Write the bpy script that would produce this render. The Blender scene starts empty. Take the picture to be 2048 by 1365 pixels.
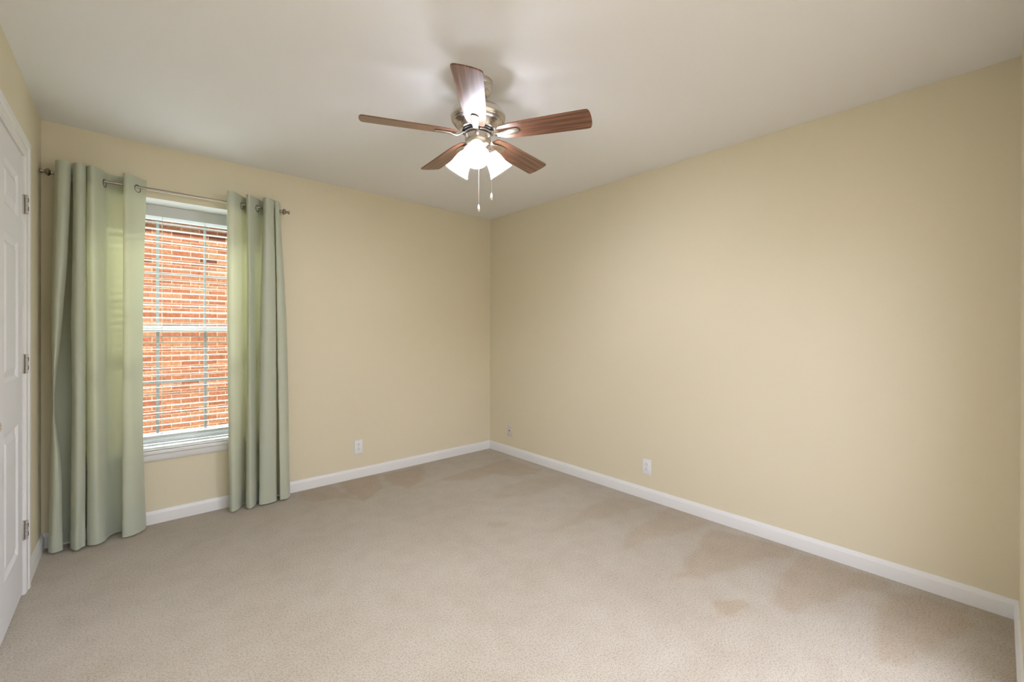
import bpy, bmesh, math, random
import numpy as np
from mathutils import Vector, Matrix, noise

random.seed(7)
PI = math.pi
sc = bpy.context.scene
COL = sc.collection

# ------------------------------------------------------------------ camera
def make_camera():
    yaw, pitch, roll = math.radians(41.4627), math.radians(-0.1161), math.radians(0.1422)
    f = Vector((math.sin(yaw)*math.cos(pitch), math.cos(yaw)*math.cos(pitch), math.sin(pitch)))
    r = Vector((math.cos(yaw), -math.sin(yaw), 0))
    u = r.cross(f)
    r2 = r*math.cos(roll) + u*math.sin(roll)
    u2 = -r*math.sin(roll) + u*math.cos(roll)
    cd = bpy.data.cameras.new('camera')
    co = bpy.data.objects.new('camera', cd); COL.objects.link(co)
    m = Matrix((r2, u2, -f)).transposed().to_4x4()
    m.translation = Vector((0, 0, 1.2418))
    co.matrix_world = m
    cd.sensor_width = 36.0
    cd.lens = 36.0*863.7846/2048
    cd.shift_y = -16.4/2048
    cd.clip_start = 0.01
    sc.camera = co
make_camera()

# ------------------------------------------------------------------ look
sc.view_settings.view_transform = 'Standard'
sc.view_settings.look = 'None'
sc.view_settings.gamma = 1.0
sc.view_settings.use_curve_mapping = False
sc.view_settings.exposure = 0.0

# ------------------------------------------------------------------ daylight, bulbs and added fill lamps
SKY_STRENGTH = 1.2
SUN_STRENGTH = 5.0
BULB_STRENGTH = 1230.0
HALL_FILL_POWER = 142.0
SKY_FILL_POWER = 8000.0

def make_world():
    w = bpy.data.worlds.new('world'); sc.world = w
    w.use_nodes = True
    nt = w.node_tree
    bg = nt.nodes['Background']
    tc = nt.nodes.new('ShaderNodeTexCoord')
    sep = nt.nodes.new('ShaderNodeSeparateXYZ')
    ramp = nt.nodes.new('ShaderNodeValToRGB')
    nt.links.new(tc.outputs['Generated'], sep.inputs[0])
    nt.links.new(sep.outputs['Z'], ramp.inputs[0])
    ramp.color_ramp.elements[0].position = 0.0
    ramp.color_ramp.elements[0].color = (0.86, 0.92, 1.0, 1)
    ramp.color_ramp.elements[1].position = 1.0
    ramp.color_ramp.elements[1].color = (0.50, 0.70, 1.0, 1)
    nt.links.new(ramp.outputs[0], bg.inputs['Color'])
    bg.inputs['Strength'].default_value = SKY_STRENGTH
make_world()

def make_sun():
    ld = bpy.data.lights.new('sun', 'SUN')
    ld.energy = SUN_STRENGTH
    ld.color = (1.0, 0.95, 0.88)
    ld.angle = math.radians(1.0)
    o = bpy.data.objects.new('sun', ld); COL.objects.link(o)
    d = Vector((0.35, 0.75, -0.80)).normalized()      # travels towards the neighbour's brick wall
    o.rotation_euler = d.to_track_quat('-Z', 'Y').to_euler()
    o.location = (0, -5, 9)
make_sun()

def area(name, loc, to, sx, sy, power, color, spread=180):
    ld = bpy.data.lights.new(name, 'AREA')
    ld.shape = 'RECTANGLE'; ld.size = sx; ld.size_y = sy; ld.energy = power; ld.color = color; ld.spread = math.radians(spread)
    o = bpy.data.objects.new(name, ld); COL.objects.link(o)
    o.location = loc
    o.rotation_euler = (Vector(to)-Vector(loc)).to_track_quat('-Z', 'Y').to_euler()
# added fill lamp in the made-up hallway behind the camera, in through the open doorway
area('hall_fill_lamp', (1.36, -1.1, 2.42), (1.36, -1.1, 0), 3.2, 1.6, HALL_FILL_POWER, (0.93, 1.03, 1.42))
# added fill lamp standing in for sky, out of view above the neighbour's low roof, falling in through the window
area('sky_fill_lamp', (0.27, 11.2, 6.2), (0.27, 3.85, 1.4), 6.5, 2.6, SKY_FILL_POWER, (0.90, 0.96, 1.0))

# ------------------------------------------------------------------ room numbers
X0, X1, Y0, Y1, H = -0.381, 2.882, -0.056, 3.615, 2.44
WX0, WX1, WZ0, WZ1 = -0.20, 0.745, 0.447, 2.10       # window opening
YOUT = 3.99                                            # outer face of the window wall
ROD_Y, ROD_Z = 3.525, 2.130

# ------------------------------------------------------------------ helpers
def link(name, me, mat=None, parent=None):
    o = bpy.data.objects.new(name, me); COL.objects.link(o)
    if mat is not None:
        me.materials.append(mat)
    if parent is not None:
        o.parent = parent
    return o

def obj(name, bm, mat=None, parent=None, smooth=None):
    me = bpy.data.meshes.new(name)
    bmesh.ops.recalc_face_normals(bm, faces=bm.faces[:])
    bm.to_mesh(me); bm.free()
    if smooth is not None:
        for p in me.polygons: p.use_smooth = True
        me.set_sharp_from_angle(angle=math.radians(smooth))
    return link(name, me, mat, parent)

def empty(name, loc=(0, 0, 0), parent=None):
    o = bpy.data.objects.new(name, None); COL.objects.link(o)
    o.location = loc
    o.empty_display_size = 0.05
    if parent is not None: o.parent = parent
    return o

def tag(o, label=None, cat=None, group=None, kind=None):
    if label: o['label'] = label
    if cat: o['category'] = cat
    if group: o['group'] = group
    if kind: o['kind'] = kind
    return o

def box(bm, a, b, bevel=0.0, seg=2):
    x0, y0, z0 = [min(p, q) for p, q in zip(a, b)]
    x1, y1, z1 = [max(p, q) for p, q in zip(a, b)]
    vs = [bm.verts.new(p) for p in ((x0,y0,z0),(x1,y0,z0),(x1,y1,z0),(x0,y1,z0),
                                    (x0,y0,z1),(x1,y0,z1),(x1,y1,z1),(x0,y1,z1))]
    fs = [bm.faces.new([vs[i] for i in f]) for f in ((0,3,2,1),(4,5,6,7),(0,1,5,4),(1,2,6,5),(2,3,7,6),(3,0,4,7))]
    if bevel > 0:
        es = list({e for f in fs for e in f.edges})
        bmesh.ops.bevel(bm, geom=es, offset=bevel, segments=seg, profile=0.5, affect='EDGES')

def lathe(bm, prof, n=48, M=None, cap=True):
    """prof: list of (r, z); revolved about local z, then moved by matrix M"""
    M = M or Matrix.Identity(4)
    rings = []
    for r, z in prof:
        if r < 1e-6:
            rings.append([bm.verts.new(M @ Vector((0, 0, z)))])
        else:
            rings.append([bm.verts.new(M @ Vector((r*math.cos(2*PI*i/n), r*math.sin(2*PI*i/n), z))) for i in range(n)])
    for A, B in zip(rings[:-1], rings[1:]):
        for i in range(n):
            j = (i+1) % n
            if len(A) == 1 and len(B) == 1: continue
            if len(A) == 1: bm.faces.new((A[0], B[i], B[j]))
            elif len(B) == 1: bm.faces.new((A[i], A[j], B[0]))
            else: bm.faces.new((A[i], A[j], B[j], B[i]))
    if cap:
        for R_ in (rings[0], rings[-1]):
            if len(R_) > 1: bm.faces.new(R_)

def axis_matrix(p, d):
    d = Vector(d).normalized()
    q = Vector((0, 0, 1)).rotation_difference(d)
    return Matrix.Translation(Vector(p)) @ q.to_matrix().to_4x4()

def tube(bm, pts, r, n=12, cap=True):
    pts = [Vector(p) for p in pts]
    rings = []
    up = Vector((0, 0, 1))
    t0 = (pts[1]-pts[0]).normalized()
    if abs(t0.dot(up)) > 0.95: up = Vector((1, 0, 0))
    nrm = (up - t0*up.dot(t0)).normalized()
    for i, p in enumerate(pts):
        if i == 0: t = t0
        elif i == len(pts)-1: t = (pts[-1]-pts[-2]).normalized()
        else: t = ((pts[i+1]-p).normalized() + (p-pts[i-1]).normalized()).normalized()
        nrm = (nrm - t*nrm.dot(t)).normalized()
        b = t.cross(nrm)
        rr = r[i] if isinstance(r, (list, tuple)) else r
        rings.append([bm.verts.new(p + nrm*rr*math.cos(2*PI*k/n) + b*rr*math.sin(2*PI*k/n)) for k in range(n)])
    for A, B in zip(rings[:-1], rings[1:]):
        for k in range(n):
            j = (k+1) % n
            bm.faces.new((A[k], A[j], B[j], B[k]))
    if cap:
        bm.faces.new(rings[0]); bm.faces.new(rings[-1])

def torus(bm, c, nrm, R_, r, n=32, m=10, flat=1.0):
    M = axis_matrix(c, nrm)
    rings = []
    for i in range(n):
        a = 2*PI*i/n
        rings.append([bm.verts.new(M @ Vector(((R_+r*math.cos(2*PI*k/m))*math.cos(a),
                                               (R_+r*math.cos(2*PI*k/m))*math.sin(a),
                                               flat*r*math.sin(2*PI*k/m)))) for k in range(m)])
    for i in range(n):
        A, B = rings[i], rings[(i+1) % n]
        for k in range(m):
            j = (k+1) % m
            bm.faces.new((A[k], A[j], B[j], B[k]))

def sweep(bm, prof, p0, p1, out, m0=0.0, m1=0.0):
    """profile (d, z) extruded from p0 to p1; d runs along 'out'; m0, m1 = mitre slopes"""
    p0, p1, out = Vector(p0), Vector(p1), Vector(out)
    t = (p1-p0).normalized()
    A = [bm.verts.new(p0 + out*d + Vector((0, 0, z)) + t*(m0*d)) for d, z in prof]
    B = [bm.verts.new(p1 + out*d + Vector((0, 0, z)) - t*(m1*d)) for d, z in prof]
    n = len(prof)
    for i in range(n):
        j = (i+1) % n
        bm.faces.new((A[i], A[j], B[j], B[i]))
    bm.faces.new(A); bm.faces.new(B)

def catmull(P, n):
    """P: list of tuples -> n points per span"""
    P = [np.array(p, float) for p in P]
    Q = [2*P[0]-P[1]] + P + [2*P[-1]-P[-2]]
    out = []
    for i in range(1, len(Q)-2):
        a, b, c, d = Q[i-1], Q[i], Q[i+1], Q[i+2]
        for k in range(n):
            t = k/n
            out.append(0.5*((2*b) + (-a+c)*t + (2*a-5*b+4*c-d)*t*t + (-a+3*b-3*c+d)*t**3))
    out.append(P[-1])
    return out

# ------------------------------------------------------------------ materials
def lin(c):
    return tuple(((x/255)/12.92 if x/255 <= 0.04045 else ((x/255+0.055)/1.055)**2.4) for x in c) + (1.0,)

def mat(name, color=(0.8, 0.8, 0.8, 1), rough=0.5, metal=0.0, spec=0.5, coat=0.0):
    m = bpy.data.materials.new(name); m.use_nodes = True
    b = m.node_tree.nodes['Principled BSDF']
    b.inputs['Base Color'].default_value = color
    b.inputs['Roughness'].default_value = rough
    b.inputs['Metallic'].default_value = metal
    b.inputs['Specular IOR Level'].default_value = spec
    b.inputs['Coat Weight'].default_value = coat
    return m

def N(m, t, **kw):
    n = m.node_tree.nodes.new(t)
    for k, v in kw.items(): setattr(n, k, v)
    return n
def L(m, a, b): m.node_tree.links.new(a, b)

def noise_bump(m, scale, strength, dist=0.001, detail=2.0, col=None, amount=0.0, coord='Object'):
    b = m.node_tree.nodes['Principled BSDF']
    tc = N(m, 'ShaderNodeTexCoord')
    nz = N(m, 'ShaderNodeTexNoise'); nz.inputs['Scale'].default_value = scale; nz.inputs['Detail'].default_value = detail
    L(m, tc.outputs[coord], nz.inputs['Vector'])
    bp = N(m, 'ShaderNodeBump'); bp.inputs['Strength'].default_value = strength; bp.inputs['Distance'].default_value = dist
    L(m, nz.outputs['Fac'], bp.inputs['Height'])
    L(m, bp.outputs[0], b.inputs['Normal'])
    if amount > 0:
        mx = N(m, 'ShaderNodeMix', data_type='RGBA')
        c = b.inputs['Base Color'].default_value
        mx.inputs['A'].default_value = [x*(1-amount) for x in c[:3]] + [1]
        mx.inputs['B'].default_value = [min(1, x*(1+amount)) for x in c[:3]] + [1]
        L(m, nz.outputs['Fac'], mx.inputs['Factor'])
        L(m, mx.outputs['Result'], b.inputs['Base Color'])
    return m

M_wall = noise_bump(mat('cream_wall_paint', lin((229, 219, 191)), 0.75, spec=0.25), 180, 0.12, 0.001, amount=0.012)
M_ceil = noise_bump(mat('white_ceiling_paint', lin((243, 242, 240)), 0.85, spec=0.2), 120, 0.12, 0.001, amount=0.008)
M_trim = noise_bump(mat('white_trim_enamel', lin((236, 235, 232)), 0.38, spec=0.45), 60, 0.05, 0.0006)
M_door = noise_bump(mat('white_door_enamel', lin((235, 235, 236)), 0.42, spec=0.45), 90, 0.08, 0.0006)
M_vinyl = noise_bump(mat('white_vinyl', lin((235, 238, 238)), 0.35), 40, 0.03, 0.0005)
M_grille = noise_bump(mat('pale_grille_vinyl', lin((150, 160, 156)), 0.45), 40, 0.03, 0.0005)
M_plate = noise_bump(mat('white_plastic', lin((240, 240, 240)), 0.3), 40, 0.02, 0.0003)
M_plate_beige = noise_bump(mat('almond_plastic', lin((222, 212, 205)), 0.4), 40, 0.02, 0.0003)
M_dark = noise_bump(mat('dark_slot', lin((35, 32, 30)), 0.6), 40, 0.02, 0.0003)
M_black = noise_bump(mat('black_rubber', (0.01, 0.01, 0.012, 1), 0.45), 40, 0.02, 0.0003)
M_slat = noise_bump(mat('white_blind_slat', lin((205, 205, 200)), 0.45), 30, 0.03, 0.0005)
M_cord = noise_bump(mat('blind_cord', lin((205, 205, 198)), 0.8), 400, 0.1, 0.0003)

def metal(name, col, rough, aniso=0.0, scale=500, br=0.025):
    m = mat(name, col, rough, 1.0)
    b = m.node_tree.nodes['Principled BSDF']
    tc = N(m, 'ShaderNodeTexCoord'); mp = N(m, 'ShaderNodeMapping')
    mp.inputs['Scale'].default_value = (4, 4, 260)
    nz = N(m, 'ShaderNodeTexNoise'); nz.inputs['Scale'].default_value = 3.0
    L(m, tc.outputs['Object'], mp.inputs[0]); L(m, mp.outputs[0], nz.inputs['Vector'])
    mr = N(m, 'ShaderNodeMapRange'); mr.inputs['To Min'].default_value = rough-br; mr.inputs['To Max'].default_value = rough+br
    L(m, nz.outputs['Fac'], mr.inputs['Value']); L(m, mr.outputs[0], b.inputs['Roughness'])
    b.inputs['Anisotropic'].default_value = aniso
    return m
M_nickel = metal('brushed_nickel', lin((206, 200, 192)), 0.27, 0.3)
M_rod = metal('pewter_rod', lin((168, 160, 151)), 0.30)
M_hinge = noise_bump(mat('satin_hinge_metal', lin((186, 180, 172)), 0.45, 0.45), 300, 0.05, 0.0003)
M_grommet = metal('dark_nickel_ring', lin((120, 116, 110)), 0.3)
M_chain = metal('pull_chain_metal', lin((225, 215, 200)), 0.3)

def wood_mat():
    m = mat('walnut_blade', (0.1, 0.04, 0.02, 1), 0.34, spec=0.5, coat=0.55)
    b = m.node_tree.nodes['Principled BSDF']
    b.inputs['Coat Roughness'].default_value = 0.16
    tc = N(m, 'ShaderNodeTexCoord'); mp = N(m, 'ShaderNodeMapping')
    mp.inputs['Scale'].default_value = (1.1, 34, 34)
    nz = N(m, 'ShaderNodeTexNoise'); nz.inputs['Scale'].default_value = 2.2; nz.inputs['Detail'].default_value = 6
    nz.inputs['Distortion'].default_value = 0.35
    L(m, tc.outputs['Object'], mp.inputs[0]); L(m, mp.outputs[0], nz.inputs['Vector'])
    wv = N(m, 'ShaderNodeTexNoise'); wv.inputs['Scale'].default_value = 14; wv.inputs['Detail'].default_value = 3
    mp2 = N(m, 'ShaderNodeMapping'); mp2.inputs['Scale'].default_value = (0.6, 26, 26)
    L(m, tc.outputs['Object'], mp2.inputs[0]); L(m, mp2.outputs[0], wv.inputs['Vector'])
    r = N(m, 'ShaderNodeValToRGB')
    e = r.color_ramp.elements
    e[0].position = 0.30; e[0].color = lin((74, 50, 40))
    e[1].position = 0.72; e[1].color = lin((170, 120, 90))
    k = e.new(0.50); k.color = lin((124, 84, 62))
    L(m, nz.outputs['Fac'], r.inputs[0])
    mx = N(m, 'ShaderNodeMix', data_type='RGBA', blend_type='MULTIPLY')
    mx.inputs['Factor'].default_value = 0.55
    r2 = N(m, 'ShaderNodeValToRGB')
    r2.color_ramp.elements[0].position = 0.42; r2.color_ramp.elements[0].color = (0.42, 0.36, 0.34, 1)
    r2.color_ramp.elements[1].position = 0.58; r2.color_ramp.elements[1].color = (1, 1, 1, 1)
    L(m, wv.outputs['Fac'], r2.inputs[0])
    L(m, r.outputs[0], mx.inputs['A']); L(m, r2.outputs[0], mx.inputs['B'])
    L(m, mx.outputs['Result'], b.inputs['Base Color'])
    return m
M_wood = wood_mat()

def carpet_mat():
    m = mat('beige_cut_pile_carpet', lin((205, 192, 178)), 0.95, spec=0.1)
    b = m.node_tree.nodes['Principled BSDF']
    b.inputs['Sheen Weight'].default_value = 0.25
    b.inputs['Sheen Roughness'].default_value = 0.6
    tc = N(m, 'ShaderNodeTexCoord')
    def nz(scale, det):
        n = N(m, 'ShaderNodeTexNoise'); n.inputs['Scale'].default_value = scale; n.inputs['Detail'].default_value = det
        L(m, tc.outputs['Object'], n.inputs['Vector']); return n
    fine = nz(300, 2); tuft = nz(120, 4); mid = nz(9, 4); big = nz(1.5, 3)
    def ramp(n, a, ca, b_, cb):
        r = N(m, 'ShaderNodeValToRGB'); e = r.color_ramp.elements
        e[0].position = a; e[0].color = ca; e[1].position = b_; e[1].color = cb
        L(m, n.outputs['Fac'], r.inputs[0]); return r
    at = N(m, 'ShaderNodeAttribute'); at.attribute_name = 'nap'
    base = N(m, 'ShaderNodeMix', data_type='RGBA')
    base.inputs['A'].default_value = lin((204, 194, 172)); base.inputs['B'].default_value = lin((195, 178, 149))
    L(m, at.outputs['Fac'], base.inputs['Factor'])
    def mul(prev, r, f):
        x = N(m, 'ShaderNodeMix', data_type='RGBA', blend_type='MULTIPLY'); x.inputs['Factor'].default_value = f
        L(m, prev, x.inputs['A']); L(m, r.outputs[0], x.inputs['B']); return x.outputs['Result']
    c = mul(base.outputs['Result'], ramp(fine, 0.30, (0.50, 0.44, 0.38, 1), 0.62, (1, 1, 1, 1)), 0.75)
    c = mul(c, ramp(tuft, 0.34, (0.60, 0.55, 0.49, 1), 0.54, (1, 1, 1, 1)), 0.55)
    c = mul(c, ramp(mid, 0.35, (0.90, 0.875, 0.84, 1), 0.60, (1, 1, 1, 1)), 0.6)
    c = mul(c, ramp(big, 0.35, (0.91, 0.885, 0.85, 1), 0.62, (1, 1, 1, 1)), 0.8)
    L(m, c, b.inputs['Base Color'])
    add = N(m, 'ShaderNodeMath', operation='ADD')
    L(m, fine.outputs['Fac'], add.inputs[0]); L(m, tuft.outputs['Fac'], add.inputs[1])
    bp = N(m, 'ShaderNodeBump'); bp.inputs['Strength'].default_value = 0.8; bp.inputs['Distance'].default_value = 0.005
    L(m, add.outputs[0], bp.inputs['Height']); L(m, bp.outputs[0], b.inputs['Normal'])
    return m
M_carpet = carpet_mat()

def curtain_mat():
    m = bpy.data.materials.new('sage_green_fabric'); m.use_nodes = True
    nt = m.node_tree; b = nt.nodes['Principled BSDF']
    b.inputs['Base Color'].default_value = lin((206, 213, 194))
    b.inputs['Roughness'].default_value = 0.45
    b.inputs['Specular IOR Level'].default_value = 0.5
    b.inputs['Sheen Weight'].default_value = 0.3
    tc = N(m, 'ShaderNodeTexCoord'); mp = N(m, 'ShaderNodeMapping'); mp.inputs['Scale'].default_value = (1, 1, 3)
    nz = N(m, 'ShaderNodeTexNoise'); nz.inputs['Scale'].default_value = 450; nz.inputs['Detail'].default_value = 1
    L(m, tc.outputs['Object'], mp.inputs[0]); L(m, mp.outputs[0], nz.inputs['Vector'])
    n2 = N(m, 'ShaderNodeTexNoise'); n2.inputs['Scale'].default_value = 9; n2.inputs['Detail'].default_value = 2
    L(m, tc.outputs['Object'], n2.inputs['Vector'])
    b1 = N(m, 'ShaderNodeBump'); b1.inputs['Strength'].default_value = 0.12; b1.inputs['Distance'].default_value = 0.001
    b2 = N(m, 'ShaderNodeBump'); b2.inputs['Strength'].default_value = 0.25; b2.inputs['Distance'].default_value = 0.006
    L(m, nz.outputs['Fac'], b1.inputs['Height']); L(m, n2.outputs['Fac'], b2.inputs['Height'])
    L(m, b1.outputs[0], b2.inputs['Normal']); L(m, b2.outputs[0], b.inputs['Normal'])
    tr = N(m, 'ShaderNodeBsdfTranslucent'); tr.inputs['Color'].default_value = lin((228, 222, 168))
    mx = N(m, 'ShaderNodeMixShader'); mx.inputs['Fac'].default_value = 0.24
    out = nt.nodes['Material Output']
    L(m, b.outputs[0], mx.inputs[1]); L(m, tr.outputs[0], mx.inputs[2]); L(m, mx.outputs[0], out.inputs[0])
    return m
M_curtain = curtain_mat()

def glass_pane_mat():
    m = bpy.data.materials.new('window_glass'); m.use_nodes = True
    nt = m.node_tree; nt.nodes.remove(nt.nodes['Principled BSDF'])
    t = N(m, 'ShaderNodeBsdfTransparent'); t.inputs['Color'].default_value = (0.95, 0.97, 0.96, 1)
    g = N(m, 'ShaderNodeBsdfGlossy'); g.inputs['Roughness'].default_value = 0.02
    fr = N(m, 'ShaderNodeFresnel'); fr.inputs['IOR'].default_value = 1.25
    mx = N(m, 'ShaderNodeMixShader')
    L(m, fr.outputs[0], mx.inputs[0]); L(m, t.outputs[0], mx.inputs[1]); L(m, g.outputs[0], mx.inputs[2])
    L(m, mx.outputs[0], nt.nodes['Material Output'].inputs[0])
    return m
M_glass = glass_pane_mat()

def frosted_mat():
    m = bpy.data.materials.new('frosted_white_glass'); m.use_nodes = True
    nt = m.node_tree; b = nt.nodes['Principled BSDF']
    b.inputs['Base Color'].default_value = (0.86, 0.88, 0.84, 1)
    b.inputs['Roughness'].default_value = 0.25
    tr = N(m, 'ShaderNodeBsdfTranslucent'); tr.inputs['Color'].default_value = (0.95, 0.95, 0.90, 1)
    tp = N(m, 'ShaderNodeBsdfTransparent')
    mx = N(m, 'ShaderNodeMixShader'); mx.inputs[0].default_value = 0.80
    m2 = N(m, 'ShaderNodeMixShader'); m2.inputs[0].default_value = 0.22
    L(m, b.outputs[0], mx.inputs[1]); L(m, tr.outputs[0], mx.inputs[2])
    L(m, mx.outputs[0], m2.inputs[1]); L(m, tp.outputs[0], m2.inputs[2])
    L(m, m2.outputs[0], nt.nodes['Material Output'].inputs[0])
    return m
M_frost = frosted_mat()

def bulb_mat():
    m = bpy.data.materials.new('lit_bulb'); m.use_nodes = True
    b = m.node_tree.nodes['Principled BSDF']
    b.inputs['Base Color'].default_value = (0.9, 0.9, 0.9, 1)
    b.inputs['Emission Color'].default_value = (0.96, 0.985, 1.17, 1)
    b.inputs['Emission Strength'].default_value = BULB_STRENGTH
    return m
M_bulb = bulb_mat()

def brick_mat():
    m = mat('orange_brick', (0.5, 0.2, 0.1, 1), 0.9, spec=0.2)
    b = m.node_tree.nodes['Principled BSDF']
    tc = N(m, 'ShaderNodeTexCoord'); sp = N(m, 'ShaderNodeSeparateXYZ'); cb = N(m, 'ShaderNodeCombineXYZ')
    L(m, tc.outputs['Object'], sp.inputs[0]); L(m, sp.outputs['X'], cb.inputs['X']); L(m, sp.outputs['Z'], cb.inputs['Y'])
    br = N(m, 'ShaderNodeTexBrick')
    br.inputs['Scale'].default_value = 1.0
    br.inputs['Brick Width'].default_value = 0.213; br.inputs['Row Height'].default_value = 0.0677
    br.inputs['Mortar Size'].default_value = 0.0065; br.inputs['Mortar Smooth'].default_value = 0.2
    br.inputs['Color1'].default_value = lin((198, 122, 88)); br.inputs['Color2'].default_value = lin((214, 146, 106))
    br.inputs['Mortar'].default_value = lin((232, 200, 170))
    L(m, cb.outputs[0], br.inputs['Vector'])
    # per-brick darker / paler bricks
    b2 = N(m, 'ShaderNodeTexBrick')
    for k_, v_ in (('Scale', 1.0), ('Brick Width', 0.213), ('Row Height', 0.0677), ('Mortar Size', 0.0), ('Bias', 0.0)): b2.inputs[k_].default_value = v_
    b2.inputs['Color1'].default_value = (0, 0, 0, 1); b2.inputs['Color2'].default_value = (1, 1, 1, 1)
    L(m, cb.outputs[0], b2.inputs['Vector'])
    r = N(m, 'ShaderNodeValToRGB'); e = r.color_ramp.elements
    e[0].position = 0.03; e[0].color = (0.42, 0.44, 0.50, 1); e[1].position = 0.05; e[1].color = (0.92, 0.88, 0.86, 1)
    k = e.new(0.5); k.color = (1, 1, 1, 1); k = e.new(0.95); k.color = (1.06, 1.2, 1.22, 1)
    L(m, b2.outputs['Color'], r.inputs[0])
    mx = N(m, 'ShaderNodeMix', data_type='RGBA', blend_type='MULTIPLY'); mx.inputs['Factor'].default_value = 1.0
    L(m, br.outputs['Color'], mx.inputs['A']); L(m, r.outputs[0], mx.inputs['B'])
    nz = N(m, 'ShaderNodeTexNoise'); nz.inputs['Scale'].default_value = 26; nz.inputs['Detail'].default_value = 5
    L(m, tc.outputs['Object'], nz.inputs['Vector'])
    r2 = N(m, 'ShaderNodeValToRGB'); r2.color_ramp.elements[0].position = 0.35; r2.color_ramp.elements[0].color = (0.74, 0.70, 0.68, 1)
    r2.color_ramp.elements[1].position = 0.62; r2.color_ramp.elements[1].color = (1.1, 1.1, 1.1, 1)
    L(m, nz.outputs['Fac'], r2.inputs[0])
    m3 = N(m, 'ShaderNodeMix', data_type='RGBA', blend_type='MULTIPLY'); m3.inputs['Factor'].default_value = 0.8
    L(m, mx.outputs['Result'], m3.inputs['A']); L(m, r2.outputs[0], m3.inputs['B'])
    L(m, m3.outputs['Result'], b.inputs['Base Color'])
    bp = N(m, 'ShaderNodeBump'); bp.inputs['Strength'].default_value = 0.6; bp.inputs['Distance'].default_value = 0.01
    inv = N(m, 'ShaderNodeMath', operation='SUBTRACT'); inv.inputs[0].default_value = 1.0
    L(m, br.outputs['Fac'], inv.inputs[1]); L(m, inv.outputs[0], bp.inputs['Height']); L(m, bp.outputs[0], b.inputs['Normal'])
    return m
M_brick = brick_mat()
M_siding = noise_bump(mat('dark_brown_siding', lin((84, 70, 62)), 0.9), 30, 0.2, 0.004)
M_grass = noise_bump(mat('lawn_grass', lin((78, 88, 56)), 0.95), 60, 0.6, 0.02, amount=0.3)

# ------------------------------------------------------------------ setting: shell
T = 0.12
def struct(name, bm, m, parent=None, smooth=None):
    o = obj(name, bm, m, parent, smooth)
    if parent is None: o['kind'] = 'structure'
    return o

# floor with brushed pile marks (where the nap lies the other way)
def ray_floor(px, py):
    # helper used only to place the vacuum marks on the floor plane
    cam = sc.camera; m = cam.matrix_world.to_3x3()
    f = 863.7846
    d = m @ Vector(((px-1024)/f, -(py-682.5+16.4)/f, -1.0))
    t = -1.2418/d.z
    return (d.x*t, d.y*t)
def crop(pts, ox, oy, s):
    return [(ox+x/s, oy+y/s) for x, y in pts]
marks = [
    (crop([(0, 318), (150, 285), (330, 365), (200, 350), (60, 372), (0, 360)], 600, 860, 2.56), 0.8),
    (crop([(185, 275), (405, 225), (420, 300), (330, 372), (250, 330)], 600, 860, 2.56), 1.0),
    (crop([(412, 232), (640, 178), (632, 262), (560, 300), (480, 285)], 600, 860, 2.56), 1.0),
    (crop([(690, 262), (860, 205), (1060, 150), (1235, 205), (1200, 228), (1080, 240), (985, 228), (880, 262)], 600, 860, 2.56), 0.9),
    (crop([(1060, 280), (1260, 238), (1420, 255), (1330, 285), (1200, 330), (1000, 360), (960, 350)], 600, 860, 2.56), 0.55),
    (crop([(1300, 515), (1470, 400), (1600, 340), (1800, 385), (1640, 430), (1450, 480)], 600, 860, 2.56), 0.6),
    (crop([(955, 478), (1075, 470), (1060, 500), (965, 506)], 600, 860, 2.56), 0.6),
    (crop([(0, 270), (130, 190), (250, 110), (440, 170), (420, 240), (300, 260), (120, 300), (0, 350)], 1248, 965, 2.56), 0.75),
    (crop([(240, 495), (330, 390), (440, 235), (640, 280), (880, 350), (850, 385), (700, 400), (560, 452), (400, 490)], 1248, 965, 2.56), 0.9),
    (crop([(450, 612), (610, 600), (645, 640), (570, 688), (490, 675)], 1248, 965, 2.56), 1.3),
    (crop([(740, 620), (780, 520), (900, 365), (1120, 430), (1370, 520), (1340, 560), (1180, 560), (1050, 610), (860, 665)], 1248, 965, 2.56), 0.9),
    (crop([(1285, 930), (1290, 700), (1345, 560), (1500, 570), (1760, 660), (1800, 740), (1620, 860), (1430, 950)], 1248, 965, 2.56), 0.85),
    (crop([(1800, 640), (2010, 715), (2030, 1024), (1960, 1024), (1930, 800)], 1248, 965, 2.56), 0.5),
]
def poly_dist(P, poly):
    """signed distance (positive inside) of points P (n,2) to polygon"""
    poly = np.array(poly); n = len(poly)
    dmin = np.full(len(P), 1e9); inside = np.zeros(len(P), bool)
    for i in range(n):
        a, b = poly[i], poly[(i+1) % n]
        ab = b-a; t = np.clip(((P-a)@ab)/(ab@ab), 0, 1)
        d = np.linalg.norm(P-(a+t[:, None]*ab), axis=1); dmin = np.minimum(dmin, d)
        c = ((a[1] > P[:, 1]) != (b[1] > P[:, 1]))
        xi = (b[0]-a[0])*(P[:, 1]-a[1])/((b[1]-a[1]) if abs(b[1]-a[1]) > 1e-9 else 1e-9)+a[0]
        inside ^= c & (P[:, 0] < xi)
    return np.where(inside, dmin, -dmin)

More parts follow.
